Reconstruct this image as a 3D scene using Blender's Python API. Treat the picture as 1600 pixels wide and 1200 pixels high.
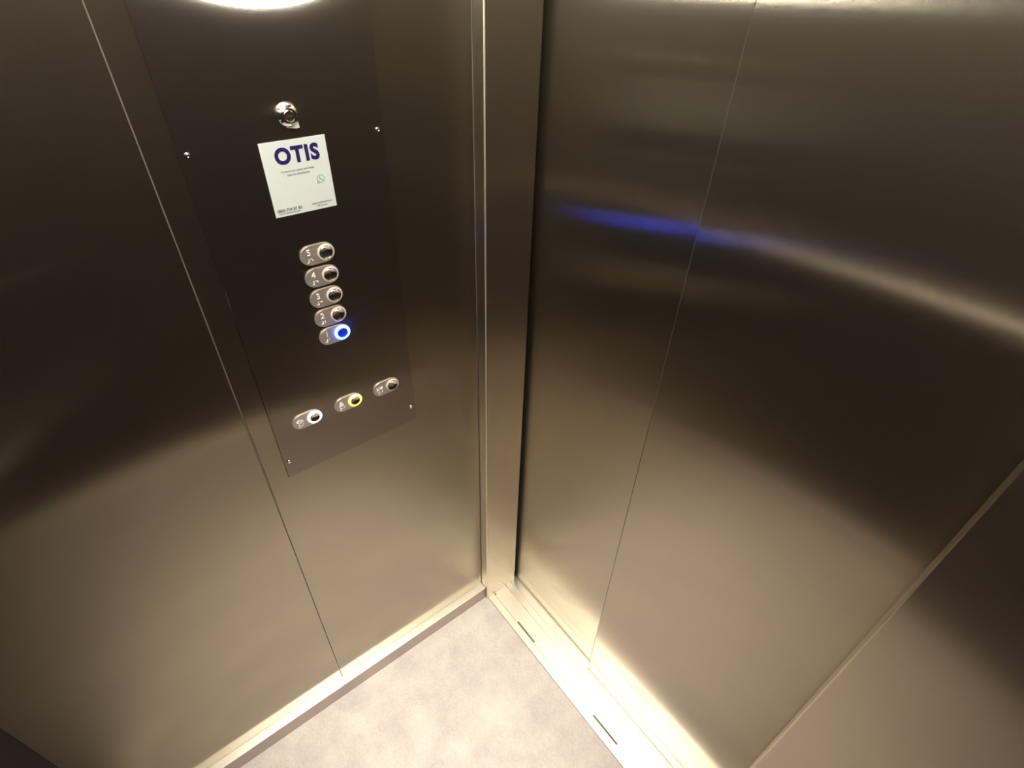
import bpy, bmesh, math
from mathutils import Matrix, Vector

# ---------------------------------------------------------------- clear
for o in list(bpy.data.objects):
    bpy.data.objects.remove(o, do_unlink=True)
SC = bpy.context.scene
COL = SC.collection
S = 1.04                       # metres per layout unit

# ---------------------------------------------------------------- camera
cam_data = bpy.data.cameras.new('camera')
cam_data.sensor_fit = 'HORIZONTAL'
cam_data.sensor_width = 36.0
cam_data.lens = 847.0 / 1600.0 * 36.0
cam_data.clip_start = 0.01
cam = bpy.data.objects.new('camera', cam_data)
COL.objects.link(cam)
R = Matrix(((0.61651378, -0.50524946, 0.60384911),
            (0.78691668, 0.37014229, -0.49371735),
            (0.02594033, 0.77956249, 0.62578705)))
M4 = R.to_4x4()
M4.translation = Vector((0, 0, 1.6 * S))
cam.matrix_world = M4
SC.camera = cam

# ---------------------------------------------------------------- world, exposure
w = bpy.data.worlds.new('world')
SC.world = w
w.use_nodes = True
w.node_tree.nodes['Background'].inputs[0].default_value = (0.02, 0.02, 0.02, 1)
w.node_tree.nodes['Background'].inputs[1].default_value = 0.0
SC.view_settings.view_transform = 'Standard'
SC.view_settings.look = 'None'
SC.view_settings.gamma = 1.0
SC.view_settings.exposure = 0.0
SC.view_settings.use_curve_mapping = False

LAMP_STRENGTH = 14.0            # ceiling LED panel
SPOT_WATTS = 115.0  # beam of the added downlight
DISPLAY_FACE = 0.55             # oval display
DISPLAY_RIM = 110.0

# ---------------------------------------------------------------- materials
def new_mat(name):
    m = bpy.data.materials.new(name)
    m.use_nodes = True
    nt = m.node_tree
    return m, nt, nt.nodes['Principled BSDF']

def brushed(name, base, rough, aniso, wide=0.62, wide_mix=0.14, streak=0.04, spread=0.24):
    """steel with a vertical grain: reflections smear sideways"""
    m, nt, p = new_mat(name)
    N = nt.nodes; L = nt.links
    geo = N.new('ShaderNodeNewGeometry')
    cr = N.new('ShaderNodeVectorMath'); cr.operation = 'CROSS_PRODUCT'
    cr.inputs[0].default_value = (0, 0, 1)
    L.new(geo.outputs['True Normal'], cr.inputs[1])
    tc = N.new('ShaderNodeTexCoord')
    mp = N.new('ShaderNodeMapping')
    mp.inputs['Scale'].default_value = (420, 420, 2.0)
    L.new(tc.outputs['Object'], mp.inputs[0])
    nz = N.new('ShaderNodeTexNoise'); nz.inputs['Scale'].default_value = 1.0
    nz.inputs['Detail'].default_value = 3
    L.new(mp.outputs[0], nz.inputs['Vector'])
    mr = N.new('ShaderNodeMapRange')
    mr.inputs['To Min'].default_value = 1 - streak
    mr.inputs['To Max'].default_value = 1 + streak
    L.new(nz.outputs['Fac'], mr.inputs['Value'])
    mx = N.new('ShaderNodeVectorMath'); mx.operation = 'SCALE'
    mx.inputs[0].default_value = base[:3]
    L.new(mr.outputs[0], mx.inputs['Scale'])
    p.inputs['Metallic'].default_value = 1
    p.inputs['Roughness'].default_value = rough
    p.inputs['Anisotropic'].default_value = aniso
    L.new(mx.outputs[0], p.inputs['Base Color'])
    L.new(cr.outputs[0], p.inputs['Tangent'])
    # grain finer than a pixel: normals scatter sideways about the vertical scratches
    acc = None
    for k in range(3):
        off = N.new('ShaderNodeVectorMath'); off.operation = 'ADD'
        off.inputs[1].default_value = (13.7 * k + 1.3, 7.1 * k, 3.9 * k)
        L.new(geo.outputs['Position'], off.inputs[0])
        wn = N.new('ShaderNodeTexWhiteNoise'); wn.noise_dimensions = '3D'
        L.new(off.outputs[0], wn.inputs['Vector'])
        if acc is None: acc = wn.outputs['Value']
        else:
            ad = N.new('ShaderNodeMath'); ad.operation = 'ADD'
            L.new(acc, ad.inputs[0]); L.new(wn.outputs['Value'], ad.inputs[1]); acc = ad.outputs[0]
    sp = N.new('ShaderNodeMath'); sp.operation = 'MULTIPLY_ADD'
    sp.inputs[1].default_value = spread; sp.inputs[2].default_value = -1.5 * spread
    L.new(acc, sp.inputs[0])
    tn = N.new('ShaderNodeVectorMath'); tn.operation = 'SCALE'
    L.new(cr.outputs[0], tn.inputs[0]); L.new(sp.outputs[0], tn.inputs['Scale'])
    an = N.new('ShaderNodeVectorMath'); an.operation = 'ADD'
    L.new(geo.outputs['Normal'], an.inputs[0]); L.new(tn.outputs[0], an.inputs[1])
    nn = N.new('ShaderNodeVectorMath'); nn.operation = 'NORMALIZE'
    L.new(an.outputs[0], nn.inputs[0])
    L.new(nn.outputs[0], p.inputs['Normal'])
    p2 = N.new('ShaderNodeBsdfPrincipled')
    p2.inputs['Metallic'].default_value = 1
    p2.inputs['Roughness'].default_value = wide
    p2.inputs['Anisotropic'].default_value = 0.6
    L.new(mx.outputs[0], p2.inputs['Base Color'])
    L.new(cr.outputs[0], p2.inputs['Tangent'])
    mix = N.new('ShaderNodeMixShader')
    mix.inputs[0].default_value = wide_mix
    L.new(p.outputs[0], mix.inputs[1]); L.new(p2.outputs[0], mix.inputs[2])
    L.new(mix.outputs[0], N['Material Output'].inputs['Surface'])
    return m

def metal(name, base, rough, bump=0.0):
    m, nt, p = new_mat(name)
    p.inputs['Base Color'].default_value = (*base, 1)
    p.inputs['Metallic'].default_value = 1
    p.inputs['Roughness'].default_value = rough
    if bump:
        nz = nt.nodes.new('ShaderNodeTexNoise'); nz.inputs['Scale'].default_value = 900
        bp = nt.nodes.new('ShaderNodeBump'); bp.inputs['Strength'].default_value = bump
        bp.inputs['Distance'].default_value = 0.0002
        nt.links.new(nz.outputs['Fac'], bp.inputs['Height'])
        nt.links.new(bp.outputs[0], p.inputs['Normal'])
    return m

def plain(name, base, rough=0.6):
    m, nt, p = new_mat(name)
    p.inputs['Base Color'].default_value = (*base, 1)
    p.inputs['Roughness'].default_value = rough
    return m

def glow(name, col, strength):
    m, nt, p = new_mat(name)
    p.inputs['Base Color'].default_value = (0.5, 0.5, 0.5, 1)
    p.inputs['Roughness'].default_value = 0.4
    p.inputs['Emission Color'].default_value = (*col, 1)
    p.inputs['Emission Strength'].default_value = strength
    return m

STEEL = (0.41, 0.365, 0.285)
m_wall = brushed('brushed_steel_wall', STEEL, 0.18, 1.0)
m_door = brushed('brushed_steel_door', STEEL, 0.18, 1.0)
m_plate = brushed('brushed_steel_faceplate', (0.33, 0.295, 0.25), 0.19, 1.0)
m_jamb = brushed('brushed_steel_jamb', (0.56, 0.49, 0.39), 0.24, 1.0)
m_skirt = metal('satin_steel_skirting', (0.50, 0.44, 0.41), 0.42)
m_sill = metal('aluminium_sill', (0.96, 0.94, 0.86), 0.36)
m_chrome = metal('polished_chrome', (0.85, 0.82, 0.78), 0.10)
m_cap = metal('satin_chrome_cap', (0.62, 0.60, 0.56), 0.16)
m_pill = metal('satin_button_plate', (0.72, 0.66, 0.60), 0.52)
m_mark = plain('raised_bright_mark', (0.85, 0.82, 0.80), 0.35)
m_bead = plain('grey_joint_bead', (0.13, 0.12, 0.10), 0.5)
m_lip = plain('door_lip_line', (0.05, 0.045, 0.04), 0.5)
m_ring = plain('pale_button_ring', (0.60, 0.54, 0.48), 0.35)
m_edge = metal('ground_steel_edge', (0.80, 0.74, 0.62), 0.5)
m_dark = plain('dark_gap', (0.015, 0.012, 0.012), 0.8)
m_slot = plain('sill_slot_brown', (0.22, 0.19, 0.13), 0.7)
m_ceil = plain('painted_ceiling', (0.62, 0.60, 0.57), 0.5)
m_card = plain('white_card', (0.60, 0.645, 0.63), 0.55)
m_navy = plain('navy_print', (0.012, 0.006, 0.09), 0.5)
m_grey = plain('grey_print', (0.12, 0.13, 0.125), 0.5)
m_green = plain('green_print', (0.10, 0.42, 0.24), 0.5)
m_white = plain('white_tab', (0.75, 0.77, 0.76), 0.4)
m_lamp = glow('led_panel_light', (1.0, 0.93, 0.83), LAMP_STRENGTH)
m_face = glow('display_face_light', (1.0, 0.80, 0.76), DISPLAY_FACE)
m_rim = glow('display_rim_light', (1.0, 1.0, 0.92), DISPLAY_RIM)
m_blue = glow('blue_ring_light', (0.012, 0.075, 1.0), 48.0)
m_bluecap = plain('cap_blue_reflection', (0.01, 0.03, 0.60), 0.35)  # the ring's blue reflection is painted into the cap colour
m_yellow = glow('yellow_ring_light', (1.0, 0.72, 0.01), 2.0)
m_wring = glow('white_ring_light', (1.0, 0.93, 0.97), 2.2)

m_lam = plain('dark_brown_laminate', (0.020, 0.014, 0.015), 0.6)
m_lam.node_tree.nodes['Principled BSDF'].inputs['Specular IOR Level'].default_value = 0.2

def floor_material():
    m, nt, p = new_mat('mottled_vinyl_floor')
    N = nt.nodes; L = nt.links
    tc = N.new('ShaderNodeTexCoord')
    n1 = N.new('ShaderNodeTexNoise'); n1.inputs['Scale'].default_value = 9
    n1.inputs['Detail'].default_value = 6; n1.inputs['Roughness'].default_value = 0.62
    L.new(tc.outputs['Object'], n1.inputs['Vector'])
    r1 = N.new('ShaderNodeValToRGB')
    r1.color_ramp.elements[0].position = 0.34; r1.color_ramp.elements[0].color = (0.56, 0.49, 0.46, 1)
    r1.color_ramp.elements[1].position = 0.66; r1.color_ramp.elements[1].color = (0.76, 0.67, 0.60, 1)
    L.new(n1.outputs['Fac'], r1.inputs[0])
    n2 = N.new('ShaderNodeTexNoise'); n2.inputs['Scale'].default_value = 160
    n2.inputs['Detail'].default_value = 3
    L.new(tc.outputs['Object'], n2.inputs['Vector'])
    r2 = N.new('ShaderNodeValToRGB')
    r2.color_ramp.elements[0].position = 0.35; r2.color_ramp.elements[0].color = (0.93, 0.93, 0.93, 1)
    r2.color_ramp.elements[1].position = 0.65; r2.color_ramp.elements[1].color = (1.04, 1.04, 1.04, 1)
    L.new(n2.outputs['Fac'], r2.inputs[0])
    mx = N.new('ShaderNodeMix'); mx.data_type = 'RGBA'; mx.blend_type = 'MULTIPLY'
    mx.inputs[0].default_value = 1
    L.new(r1.outputs[0], mx.inputs[6]); L.new(r2.outputs[0], mx.inputs[7])
    L.new(mx.outputs[2], p.inputs['Base Color'])
    p.inputs['Roughness'].default_value = 0.55
    return m
m_floor = floor_material()

# ---------------------------------------------------------------- helpers
def world_loc(o):
    v = Vector((0, 0, 0))
    while o is not None:
        v += o.location; o = o.parent
    return v

def link(name, bm, mat, parent=None, smooth=False, origin=None):
    """bm is in world layout units; becomes ONE mesh object in metres"""
    for v in bm.verts: v.co *= S
    off = world_loc(parent) if parent else Vector((0, 0, 0))
    if origin is not None: o3 = Vector(origin) * S
    else: o3 = off.copy()
    for v in bm.verts: v.co -= o3
    bmesh.ops.recalc_face_normals(bm, faces=bm.faces)
    me = bpy.data.meshes.new(name)
    bm.to_mesh(me); bm.free()
    me.materials.append(mat)
    if smooth:
        for f in me.polygons: f.use_smooth = True
        try: me.set_sharp_from_angle(angle=math.radians(35))
        except Exception: pass
    o = bpy.data.objects.new(name, me)
    COL.objects.link(o)
    if parent: o.parent = parent
    o.location = o3 - off
    return o

def empty(name, loc, label=None, cat=None, group=None, kind=None, parent=None):
    o = bpy.data.objects.new(name, None)
    COL.objects.link(o)
    o.empty_display_size = 0.03
    if parent: o.parent = parent
    o.location = Vector(loc) * S - (world_loc(parent) if parent else Vector((0, 0, 0)))
    tag(o, label, cat, group, kind)
    return o

def tag(o, label=None, cat=None, group=None, kind=None):
    if label: o['label'] = label
    if cat: o['category'] = cat
    if group: o['group'] = group
    if kind: o['kind'] = kind
    return o

def box(x0, x1, y0, y1, z0, z1, bevel=0.0, seg=2, bm=None):
    b = bmesh.new()
    bmesh.ops.create_cube(b, size=1)
    for v in b.verts:
        v.co = Vector((x0 + (v.co.x + .5) * (x1 - x0), y0 + (v.co.y + .5) * (y1 - y0), z0 + (v.co.z + .5) * (z1 - z0)))
    if bevel:
        bmesh.ops.bevel(b, geom=list(b.edges), offset=bevel, segments=seg, affect='EDGES', profile=0.5)
    if bm is None: return b
    me = bpy.data.meshes.new('tmp'); b.to_mesh(me); b.free(); bm.from_mesh(me); bpy.data.meshes.remove(me)
    return bm

XW = -0.767                    # face of the left wall

def wp(y, z, c):               # a point on the left wall, c out of the wall
    return Vector((XW + c, y, z))

def prism(outline, c0, c1, bm=None, bevel=0.0):
    """outline [(y,z)...] on the left wall, extruded c0..c1"""
    b = bmesh.new()
    lo = [b.verts.new(wp(y, z, c0)) for y, z in outline]
    hi = [b.verts.new(wp(y, z, c1)) for y, z in outline]
    n = len(outline)
    top = b.faces.new(hi); b.faces.new(lo[::-1])
    for i in range(n):
        b.faces.new((lo[i], lo[(i + 1) % n], hi[(i + 1) % n], hi[i]))
    if bevel:
        bmesh.ops.bevel(b, geom=list(top.edges), offset=bevel, segments=2, affect='EDGES', profile=0.5)
    if bm is None: return b
    me = bpy.data.meshes.new('tmp'); b.to_mesh(me); b.free(); bm.from_mesh(me); bpy.data.meshes.remove(me)
    return bm

def lathe(cy, cz, prof, seg=48, ay=1.0, az=1.0, bm=None):
    """profile [(r, c)...] turned about the wall normal through (cy,cz)"""
    b = bm or bmesh.new()
    rings = []
    for r, c in prof:
        if r < 1e-7:
            rings.append([b.verts.new(wp(cy, cz, c))])
        else:
            rings.append([b.verts.new(wp(cy + ay * r * math.cos(2 * math.pi * i / seg), cz + az * r * math.sin(2 * math.pi * i / seg), c)) for i in range(seg)])
    for A, B in zip(rings[:-1], rings[1:]):
        for i in range(seg):
            j = (i + 1) % seg
            if len(A) == 1 and len(B) == 1: continue
            if len(A) == 1: b.faces.new((A[0], B[i], B[j]))
            elif len(B) == 1: b.faces.new((A[i], A[j], B[0]))
            else: b.faces.new((A[i], A[j], B[j], B[i]))
    return b

def stadium(cy0, cy1, cz, r, n=14):
    pts = []
    for i in range(n + 1):
        a = -math.pi / 2 + math.pi * i / n
        pts.append((cy1 + r * math.cos(a), cz + r * math.sin(a)))
    for i in range(n + 1):
        a = math.pi / 2 + math.pi * i / n
        pts.append((cy0 + r * math.cos(a), cz + r * math.sin(a)))
    return pts

def text(name, body, y, z, size, c, mat, parent, bold=0.0, align='CENTER', depth=0.0004, width=None, space=1.0):
    cu = bpy.data.curves.new(name, 'FONT')
    cu.body = body; cu.size = size; cu.align_x = align; cu.align_y = 'CENTER'
    cu.offset = bold; cu.extrude = depth / 2; cu.resolution_u = 4
    cu.space_character = space
    t = bpy.data.objects.new('tmp_text', cu); COL.objects.link(t)
    dg = bpy.context.evaluated_depsgraph_get(); dg.update()
    me = bpy.data.meshes.new_from_object(t.evaluated_get(dg))
    bpy.data.objects.remove(t, do_unlink=True); bpy.data.curves.remove(cu)
    b = bmesh.new(); b.from_mesh(me); bpy.data.meshes.remove(me)
    xs = [v.co.x for v in b.verts]; sx = 1.0
    if width: sx = width / (max(xs) - min(xs))
    for v in b.verts:
        v.co = wp(y + v.co.x * sx, z + v.co.y, c + v.co.z)
    return link(name, b, mat, parent)

def tube(p0, p1, r, seg=24, bm=None):
    b = bm or bmesh.new()
    p0 = Vector(p0); p1 = Vector(p1); d = (p1 - p0).normalized()
    u = d.orthogonal().normalized(); v = d.cross(u)
    rr = [[b.verts.new(p + (u * math.cos(2 * math.pi * i / seg) + v * math.sin(2 * math.pi * i / seg)) * r) for i in range(seg)] for p in (p0, p1)]
    for i in range(seg):
        j = (i + 1) % seg
        b.faces.new((rr[0][i], rr[0][j], rr[1][j], rr[1][i]))
    b.faces.new(rr[0][::-1]); b.faces.new(rr[1])
    return b

# ---------------------------------------------------------------- the setting
YF, YREAR, XR, ZC = 0.531, -0.43, 0.42, 2.04       # front return, rear wall, right wall, ceiling
SK = 0.055                                          # skirting height
SEAM = 0.0700

tag(link('floor', box(XW - .03, XR + .03, YREAR - .03, 0.536, -0.03, 0.0), m_floor), kind='structure')

m_cream = plain('pale_cap_strip', (0.88, 0.83, 0.70), 0.4)  # rear ledge coloured pale in place of its bright reflection
m_reflector = plain('added_white_reflector', (0.70, 0.67, 0.62), 0.5)  # added pale reflector, gives the tops of the steel walls a glow
ZFR = 1.70
wl = empty('wall_left', (XW, 0, 0), kind='structure')
link('wall_panel', box(XW - .02, XW, YREAR, SEAM - .0007, SK + .0005, ZC, .0009), m_wall, wl)
link('wall_panel', box(XW - .02, XW, SEAM + .0007, YF - .0006, SK + .0005, ZC, .0009), m_wall, wl)
link('joint_backing', box(XW - .03, XW - .0205, YREAR, YF, 0, ZC), m_dark, wl)

link('joint_bead', box(XW - .0204, XW - .0003, SEAM - .00065, SEAM + .00065, SK + .001, ZC), m_bead, wl)
link('edge_bead', tube((XW + .0006, YF - .0010, SK), (XW + .0006, YF - .0010, ZC), .0006, 12), m_bead, wl, smooth=True)

tag(link('wall_rear', box(XW - .02, XR + .02, YREAR - .02, YREAR, SK, ZFR), m_lam), kind='structure')
tag(link('reflector_band_rear', box(XW - .02, XR + .02, YREAR - .02, YREAR, ZFR, ZC), m_reflector), kind='structure')  # unseen band over the rear wall, added as a reflector
tag(link('wall_right', box(XR, XR + .02, YREAR, YF, SK, ZFR), m_lam), kind='structure')
tag(link('reflector_band_right', box(XR, XR + .02, YREAR, YF, ZFR, ZC), m_reflector), kind='structure')  # unseen band over the right wall, added as a reflector

wf = empty('wall_front', (0, YF, 0), kind='structure')
link('door_jamb', box(XW - .03, -0.738, YF, 0.6405, 0.0, 1.925, .0018, 4), m_jamb, wf)
link('jamb_edge', tube((-.7385, YF + .0008, 0.003), (-.7385, YF + .0008, 1.925), .0016, 16), m_edge, wf, smooth=True)
link('front_return', box(0.0250, XR + .02, YF, 0.6215, 0.0, 1.925, .0018, 4), m_jamb, wf)
link('door_header', box(XW - .03, XR + .02, YF, 0.622, 1.925, ZC), m_jamb, wf)

tag(link('door_1', box(-0.83, -0.352, 0.6520, 0.674, 0.0035, 1.95, .0012), m_door), kind='structure')
tag(link('door_2', box(-0.3890, 0.11, 0.6310, 0.6470, 0.0035, 1.95, .0014, 3), m_door), kind='structure')

link('edge_bead', tube((-0.3890, 0.6312, .004), (-0.3890, 0.6312, 1.95), 0.0004, 12), m_lip, bpy.data.objects['door_2'], smooth=True)  # added bead that draws the edge line of the bevelled steel lip

# door sill: grooved aluminium profile
tr = empty('trim_1', (-0.35, 0.536, 0), kind='structure')
def sill_profile():
    # (y, z) profile with guide grooves
    p = [(0.5362, -0.03), (0.5362, 0.0015), (0.5372, 0.0025), (0.5555, 0.0025), (0.5563, 0.0018), (0.5580, 0.0018), (0.5588, 0.0025),
         (0.6040, 0.0025), (0.6042, -0.006), (0.6070, -0.006), (0.6072, 0.0025),
         (0.6245, 0.0025), (0.6250, -0.003), (0.6268, -0.003), (0.6273, 0.0025),
         (0.6475, 0.0025), (0.6480, -0.004), (0.6500, -0.004), (0.6505, 0.0025),
         (0.72, 0.0025), (0.72, -0.03)]
    b = bmesh.new()
    a = [b.verts.new((-0.83, y, z)) for y, z in p]
    c = [b.verts.new((0.12, y, z)) for y, z in p]
    for i in range(len(p)):
        j = (i + 1) % len(p)
        b.faces.new((a[i], a[j], c[j], c[i]))
    b.faces.new(a[::-1]); b.faces.new(c)
    return b
link('sill_profile', sill_profile(), m_sill, tr)
for x0, x1 in ((-0.6206, -0.5414), (-0.2950, -0.2078), (-0.7365, -0.7310)):
    link('sill_slot', box(x0, x1, 0.5590, 0.5640, 0.0015, 0.0029, .0002), m_slot, tr)  # thin brown strips set into the sill top

bl = tag(link('baseboard_left', box(XW - .02, -0.7460, YREAR, YF - .0005, 0.0, SK - .003, .0003), m_skirt), kind='structure')
link('cap_strip', box(XW - .02, -0.7457, YREAR, YF - .0005, SK - .0029, SK, .0006), m_sill, bl)
br = tag(link('baseboard_rear', box(-0.7455, XR - .022, YREAR - .01, YREAR + .021, 0.0, SK - .003, .0003), m_skirt), kind='structure')
link('cap_strip', box(-0.7452, XR - .0215, YREAR - .01, YREAR + .026, SK - .0029, SK + .001, .0006), m_cream, br)
tag(link('baseboard_right', box(XR - .021, XR + .01, YREAR, YF - .0005, 0.0, SK, .0008), m_sill), kind='structure')
tag(link('ceiling', box(XW - .03, XR + .03, YREAR - .03, YF + .1, ZC, ZC + .03), m_ceil), kind='structure')

# ---------------------------------------------------------------- ceiling light, added downlight
cl = empty('ceiling_light', (-0.175, 0.03, ZC), 'long flat light panel across the middle of the ceiling', 'light')
LX0, LX1, LY0, LY1 = -0.62, 0.27, -0.24, 0.30
link('diffuser', box(LX0, LX1, LY0, LY1, ZC - .012, ZC - .002), m_lamp, cl)
fb = bmesh.new()
for a in ((LX0 - .02, LX1 + .02, LY0 - .02, LY0 - .0005), (LX0 - .02, LX1 + .02, LY1 + .0005, LY1 + .02), (LX0 - .02, LX0 - .0005, LY0 - .0005, LY1 + .0005), (LX1 + .0005, LX1 + .02, LY0 - .0005, LY1 + .0005)):
    box(*a, ZC - .016, ZC - .0002, bm=fb)
link('frame', fb, m_skirt, cl)

dl = empty('added_downlight', (-0.50, 0.21, ZC), 'added round downlight, out of view, lighting the floor beside the button panel', 'light')  # made-up fixture, added to pool light on the floor near the panel
def zring(prof, cx, cy, z, n=40):
    b = bmesh.new(); rs = []
    for r, dz in prof:
        rs.append([b.verts.new((cx + r * math.cos(2 * math.pi * i / n), cy + r * math.sin(2 * math.pi * i / n), z + dz)) for i in range(n)])
    for A, B in zip(rs[:-1], rs[1:]):
        for i in range(n): b.faces.new((A[i], A[(i + 1) % n], B[(i + 1) % n], B[i]))
    return b, rs
b, rs = zring([(.062, 0), (.062, -.004), (.050, -.006), (.048, -.002)], -0.50, 0.21, ZC)
link('trim_ring', b, m_skirt, dl, smooth=True)
b, rs = zring([(.0478, -.0015), (.0478, -.003)], -0.50, 0.21, ZC); b.faces.new(rs[1])
link('lens', b, m_lamp, dl)
ld = bpy.data.lights.new('added_floor_beam', 'SPOT')
ld.energy = SPOT_WATTS; ld.color = (1.0, 0.95, 0.86)
ld.spot_size = math.radians(38); ld.spot_blend = 1.0; ld.shadow_soft_size = 0.04
lo = bpy.data.objects.new('added_floor_beam', ld); COL.objects.link(lo)
lo.parent = dl; lo.location = (0, 0, -0.05)

# ---------------------------------------------------------------- handrail on the rear wall
hr = empty('handrail', (-0.2, YREAR, 0.92), 'round polished steel handrail fixed across the rear wall behind the viewer', 'handrail')
RY = YREAR + .05
rb = tube((-0.715, RY, .92), (0.37, RY, .92), .0155)
link('rail', rb, m_chrome, hr, smooth=True)
for x in (-0.50, 0.15):
    b = tube((x, YREAR - .0005, .92), (x, RY - .010, .92), .007)
    tube((x, YREAR, .92), (x, YREAR + .005, .92), .024, bm=b)
    link('bracket', b, m_chrome, hr, smooth=True)

# ---------------------------------------------------------------- control panel
cp = empty('control_panel', (XW, 0.239, 0.835), 'tall brushed steel faceplate with call buttons, key switch and glowing display on the left wall', 'control panel')
TILT = math.radians(0.35)
PT = 0.0022
def rr_outline(y0, y1, z0, z1):
    return [(y0, z0), (y1, z0), (y1, z1), (y0, z1)]
link('faceplate', prism(rr_outline(0.105, 0.3735, 0.835, 1.76), 0.0, PT, bevel=.0008), m_plate, cp)

for (y, z) in ((0.1150, 1.3982), (0.3635, 1.3950), (0.1145, 0.8715), (0.3635, 0.8732)):
    sc = lathe(y, z, [(.0036, PT - .0004), (.0036, PT + .0006), (.0030, PT + .0016), (.0016, PT + .0020), (.0014, PT + .0008), (0, PT + .0008)], seg=20)
    link('screw', sc, m_chrome, cp, smooth=True)

# oval display
disp = link('display', lathe(0.2445, 1.603, [(1, PT - .0005), (1, PT + .004), (.985, PT + .0055)] + [(.955, PT + .0055)] + [(.955, PT + .003)] + [(0, PT + .003)], seg=96, ay=.118, az=.062), m_face, cp)
disp['label'] = 'pale pink oval display face'
rim = link('display_rim', lathe(0.2445, 1.603, [(1.0, PT), (1.0, PT + .0065), (.93, PT + .0065), (.93, PT + .0032)], seg=96, ay=.1185, az=.0625), m_rim, disp)
rim['label'] = 'glowing white rim'

# key switch
ky, kz = 0.2415, 1.4285
ks = link('key_switch', lathe(ky, kz, [(.0150, PT - .0005), (.0150, PT + .0008), (.0135, PT + .0040), (.0105, PT + .0072), (.0090, PT + .0076), (.0086, PT + .0062), (.0082, PT + .0030), (0, PT + .0030)], seg=48), m_chrome, cp, smooth=True)
link('lock_cylinder', lathe(ky, kz, [(.0066, PT + .0025), (.0066, PT + .0080), (.0060, PT + .0086), (0, PT + .0086)], seg=36), m_chrome, ks, smooth=True)
link('keyhole', prism(rr_outline(ky - .0036, ky + .0036, kz - .0010, kz + .0010), PT + .0084, PT + .0090), m_dark, ks)
link('key_tab', prism([(ky - .004, kz - .0150), (ky + .0085, kz - .0170), (ky + .0125, kz - .0165), (ky + .0115, kz - .0060), (ky + .006, kz - .0108)], PT + .0001, PT + .0016), m_white, ks)['label'] = 'small white tab'

def braille(cells, y, z, c, parent, p=.0022):
    b = bmesh.new()
    for k, dots in enumerate(cells):
        for d in dots:
            col, row = (d - 1) // 3, (d - 1) % 3
            lathe(y + k * p * 2.6 + col * p, z - row * p, [(.00085, c - .0002), (.0008, c + .0005), (0, c + .0008)], seg=8, bm=b)
    return link('braille', b, m_mark, parent)

BR = {'1': (1,), '2': (1, 2), '3': (1, 4), '4': (1, 4, 5), '5': (1, 5)}

def button(cy, cz, ring_mat, ring_label, plate_label, digit=None, symbol=None, cap_mat=None):
    """cy, cz: centre of the round push cap; the plate reaches to its left"""
    r = .0150
    ri = .0089 if ring_label else .0103
    k = ri / .0102
    plate = link('call_button', prism(stadium(cy - .0240, cy - .0013, cz, r), PT - .0005, PT + .0022, bevel=.0007), m_pill, cp)
    if plate_label: plate['label'] = plate_label
    c = PT + .0022
    ring = link('light_ring', lathe(cy, cz, [(.0130, c - .0008), (.0130, c + .0012), (.0122, c + .0018), (ri + .0006, c + .0022), (ri, c + .0010), (ri, c - .0005)], seg=48), ring_mat, plate, smooth=True)
    if ring_label: ring['label'] = ring_label
    link('push_cap', lathe(cy, cz, [(.0100 * k, c - .0006), (.0100 * k, c + .0022), (.0095 * k, c + .0027), (.0080 * k, c + .0018), (.0055 * k, c + .0010), (.003 * k, c + .0006), (0, c + .0005)], seg=48), cap_mat or m_cap, plate, smooth=True)
    yl = cy - .0262
    if digit:
        text('floor_number', digit, yl + .0005, cz + .0048, .0135, c + .0003, m_mark, plate, bold=-.0001, depth=.0012)
        braille([(3, 4, 5, 6), BR[digit]], yl - .0030, cz - .0050, c, plate)
    if symbol:
        b = bmesh.new()
        if symbol == 'open':
            prism([(yl - .0060, cz + .002), (yl - .0015, cz + .006), (yl - .0015, cz - .002)], c - .0002, c + .0008, bm=b)
            prism([(yl + .0060, cz + .002), (yl + .0015, cz - .002), (yl + .0015, cz + .006)], c - .0002, c + .0008, bm=b)
            prism(rr_outline(yl - .0004, yl + .0004, cz - .003, cz + .007), c - .0002, c + .0008, bm=b)
        elif symbol == 'close':
            prism([(yl - .0015, cz + .002), (yl - .0060, cz - .002), (yl - .0060, cz + .006)], c - .0002, c + .0008, bm=b)
            prism([(yl + .0015, cz + .002), (yl + .0060, cz + .006), (yl + .0060, cz - .002)], c - .0002, c + .0008, bm=b)
            prism(rr_outline(yl - .0004, yl + .0004, cz - .003, cz + .007), c - .0002, c + .0008, bm=b)
        else:
            prism([(yl - .0050, cz - .0015), (yl + .0050, cz - .0015), (yl + .0034, cz + .0005), (yl + .0030, cz + .0045), (yl + .0012, cz + .0070), (yl - .0012, cz + .0070), (yl - .0030, cz + .0045), (yl - .0034, cz + .0005)], c - .0002, c + .0008, bm=b)
            prism(rr_outline(yl - .0010, yl + .0010, cz - .0032, cz - .0020), c - .0002, c + .0008, bm=b)
        link('button_symbol', b, m_mark, plate)
        braille([(1, 3, 5), (2, 4)], yl - .0030, cz - .0055, c, plate)
    return plate

for d, y, z in (('5', .2548, 1.2384), ('4', .2548, 1.2020), ('3', .2548, 1.1660), ('2', .2548, 1.1305)):
    button(y, z, m_ring, None, 'oval steel button plate with raised %s' % d, digit=d)
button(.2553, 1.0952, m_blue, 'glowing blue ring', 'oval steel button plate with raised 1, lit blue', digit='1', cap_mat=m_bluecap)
button(.1769, .9477, m_wring, 'glowing white ring', 'left button of the lower row', symbol='open')
button(.2535, .9477, m_yellow, 'glowing yellow ring', 'middle button of the lower row', symbol='bell')
button(.3295, .9477, m_ring, None, 'right button of the lower row, unlit', symbol='close')

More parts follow.
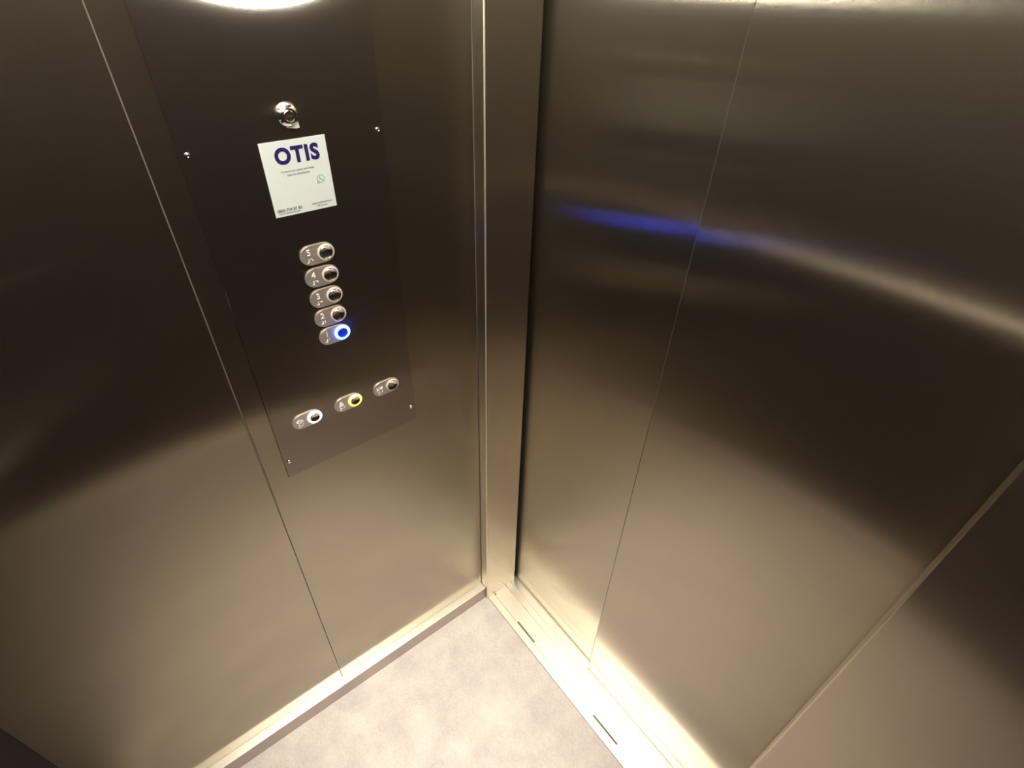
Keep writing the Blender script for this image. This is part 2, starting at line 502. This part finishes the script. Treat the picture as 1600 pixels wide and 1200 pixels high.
# ---------------------------------------------------------------- notice card on the panel
nc = empty('notice_card', (XW + PT, .241, 1.3035), 'white printed notice card stuck on the steel control panel under the key switch', 'sign')
c0, c1 = PT + .0001, PT + .0008
link('card', prism(rr_outline(.1972, .2850, 1.3030, 1.3994), c0, c1), m_card, nc)
text('brand_lettering', 'OTIS', .2435, 1.3795, .0275, c1 + .0002, m_navy, nc, bold=.0012, width=.0600, depth=.0003, space=1.12)
text('printed_line', 'Converse com a gente pelo nosso', .2400, 1.3610, .0042, c1 + .0002, m_grey, nc, width=.045, depth=.0002)
text('printed_line', 'canal de atendimento', .2400, 1.3560, .0042, c1 + .0002, m_grey, nc, width=.031, depth=.0002)
text('phone_number', '0800 704 87 83', .2180, 1.3110, .0056, c1 + .0002, m_grey, nc, bold=.0001, width=.034, depth=.0002)
text('printed_line', 'central de atendimento', .2175, 1.3070, .0030, c1 + .0002, m_grey, nc, width=.030, depth=.0002)
text('printed_line', 'atendimento', .2640, 1.3122, .0042, c1 + .0002, m_grey, nc, width=.029, depth=.0002)
text('printed_line', '24 horas', .2640, 1.3080, .0040, c1 + .0002, m_grey, nc, width=.015, depth=.0002)
# green speech-bubble logo with a handset
b = bmesh.new()
ly, lz = .2690, 1.3440
lathe(ly, lz, [(.0055, c1), (.0055, c1 + .0002), (.0046, c1 + .0002), (.0046, c1)], seg=32, bm=b)
prism([(ly - .0052, lz - .0018), (ly - .0060, lz - .0062), (ly - .0016, lz - .0052), (ly - .0024, lz - .0044), (ly - .0046, lz - .0050), (ly - .0044, lz - .0024)], c1, c1 + .00025, bm=b)
arc = [(ly + .0035 - .0062 * math.cos(a), lz + .0032 - .0062 * math.sin(a)) for a in [math.radians(d) for d in range(5, 90, 10)]]
arc2 = [(ly + .0035 - .0048 * math.cos(a), lz + .0032 - .0048 * math.sin(a)) for a in [math.radians(d) for d in range(85, 0, -10)]]
prism(arc + arc2, c1, c1 + .00025, bm=b)
link('chat_logo', b, m_green, nc)['label'] = 'green speech bubble logo'
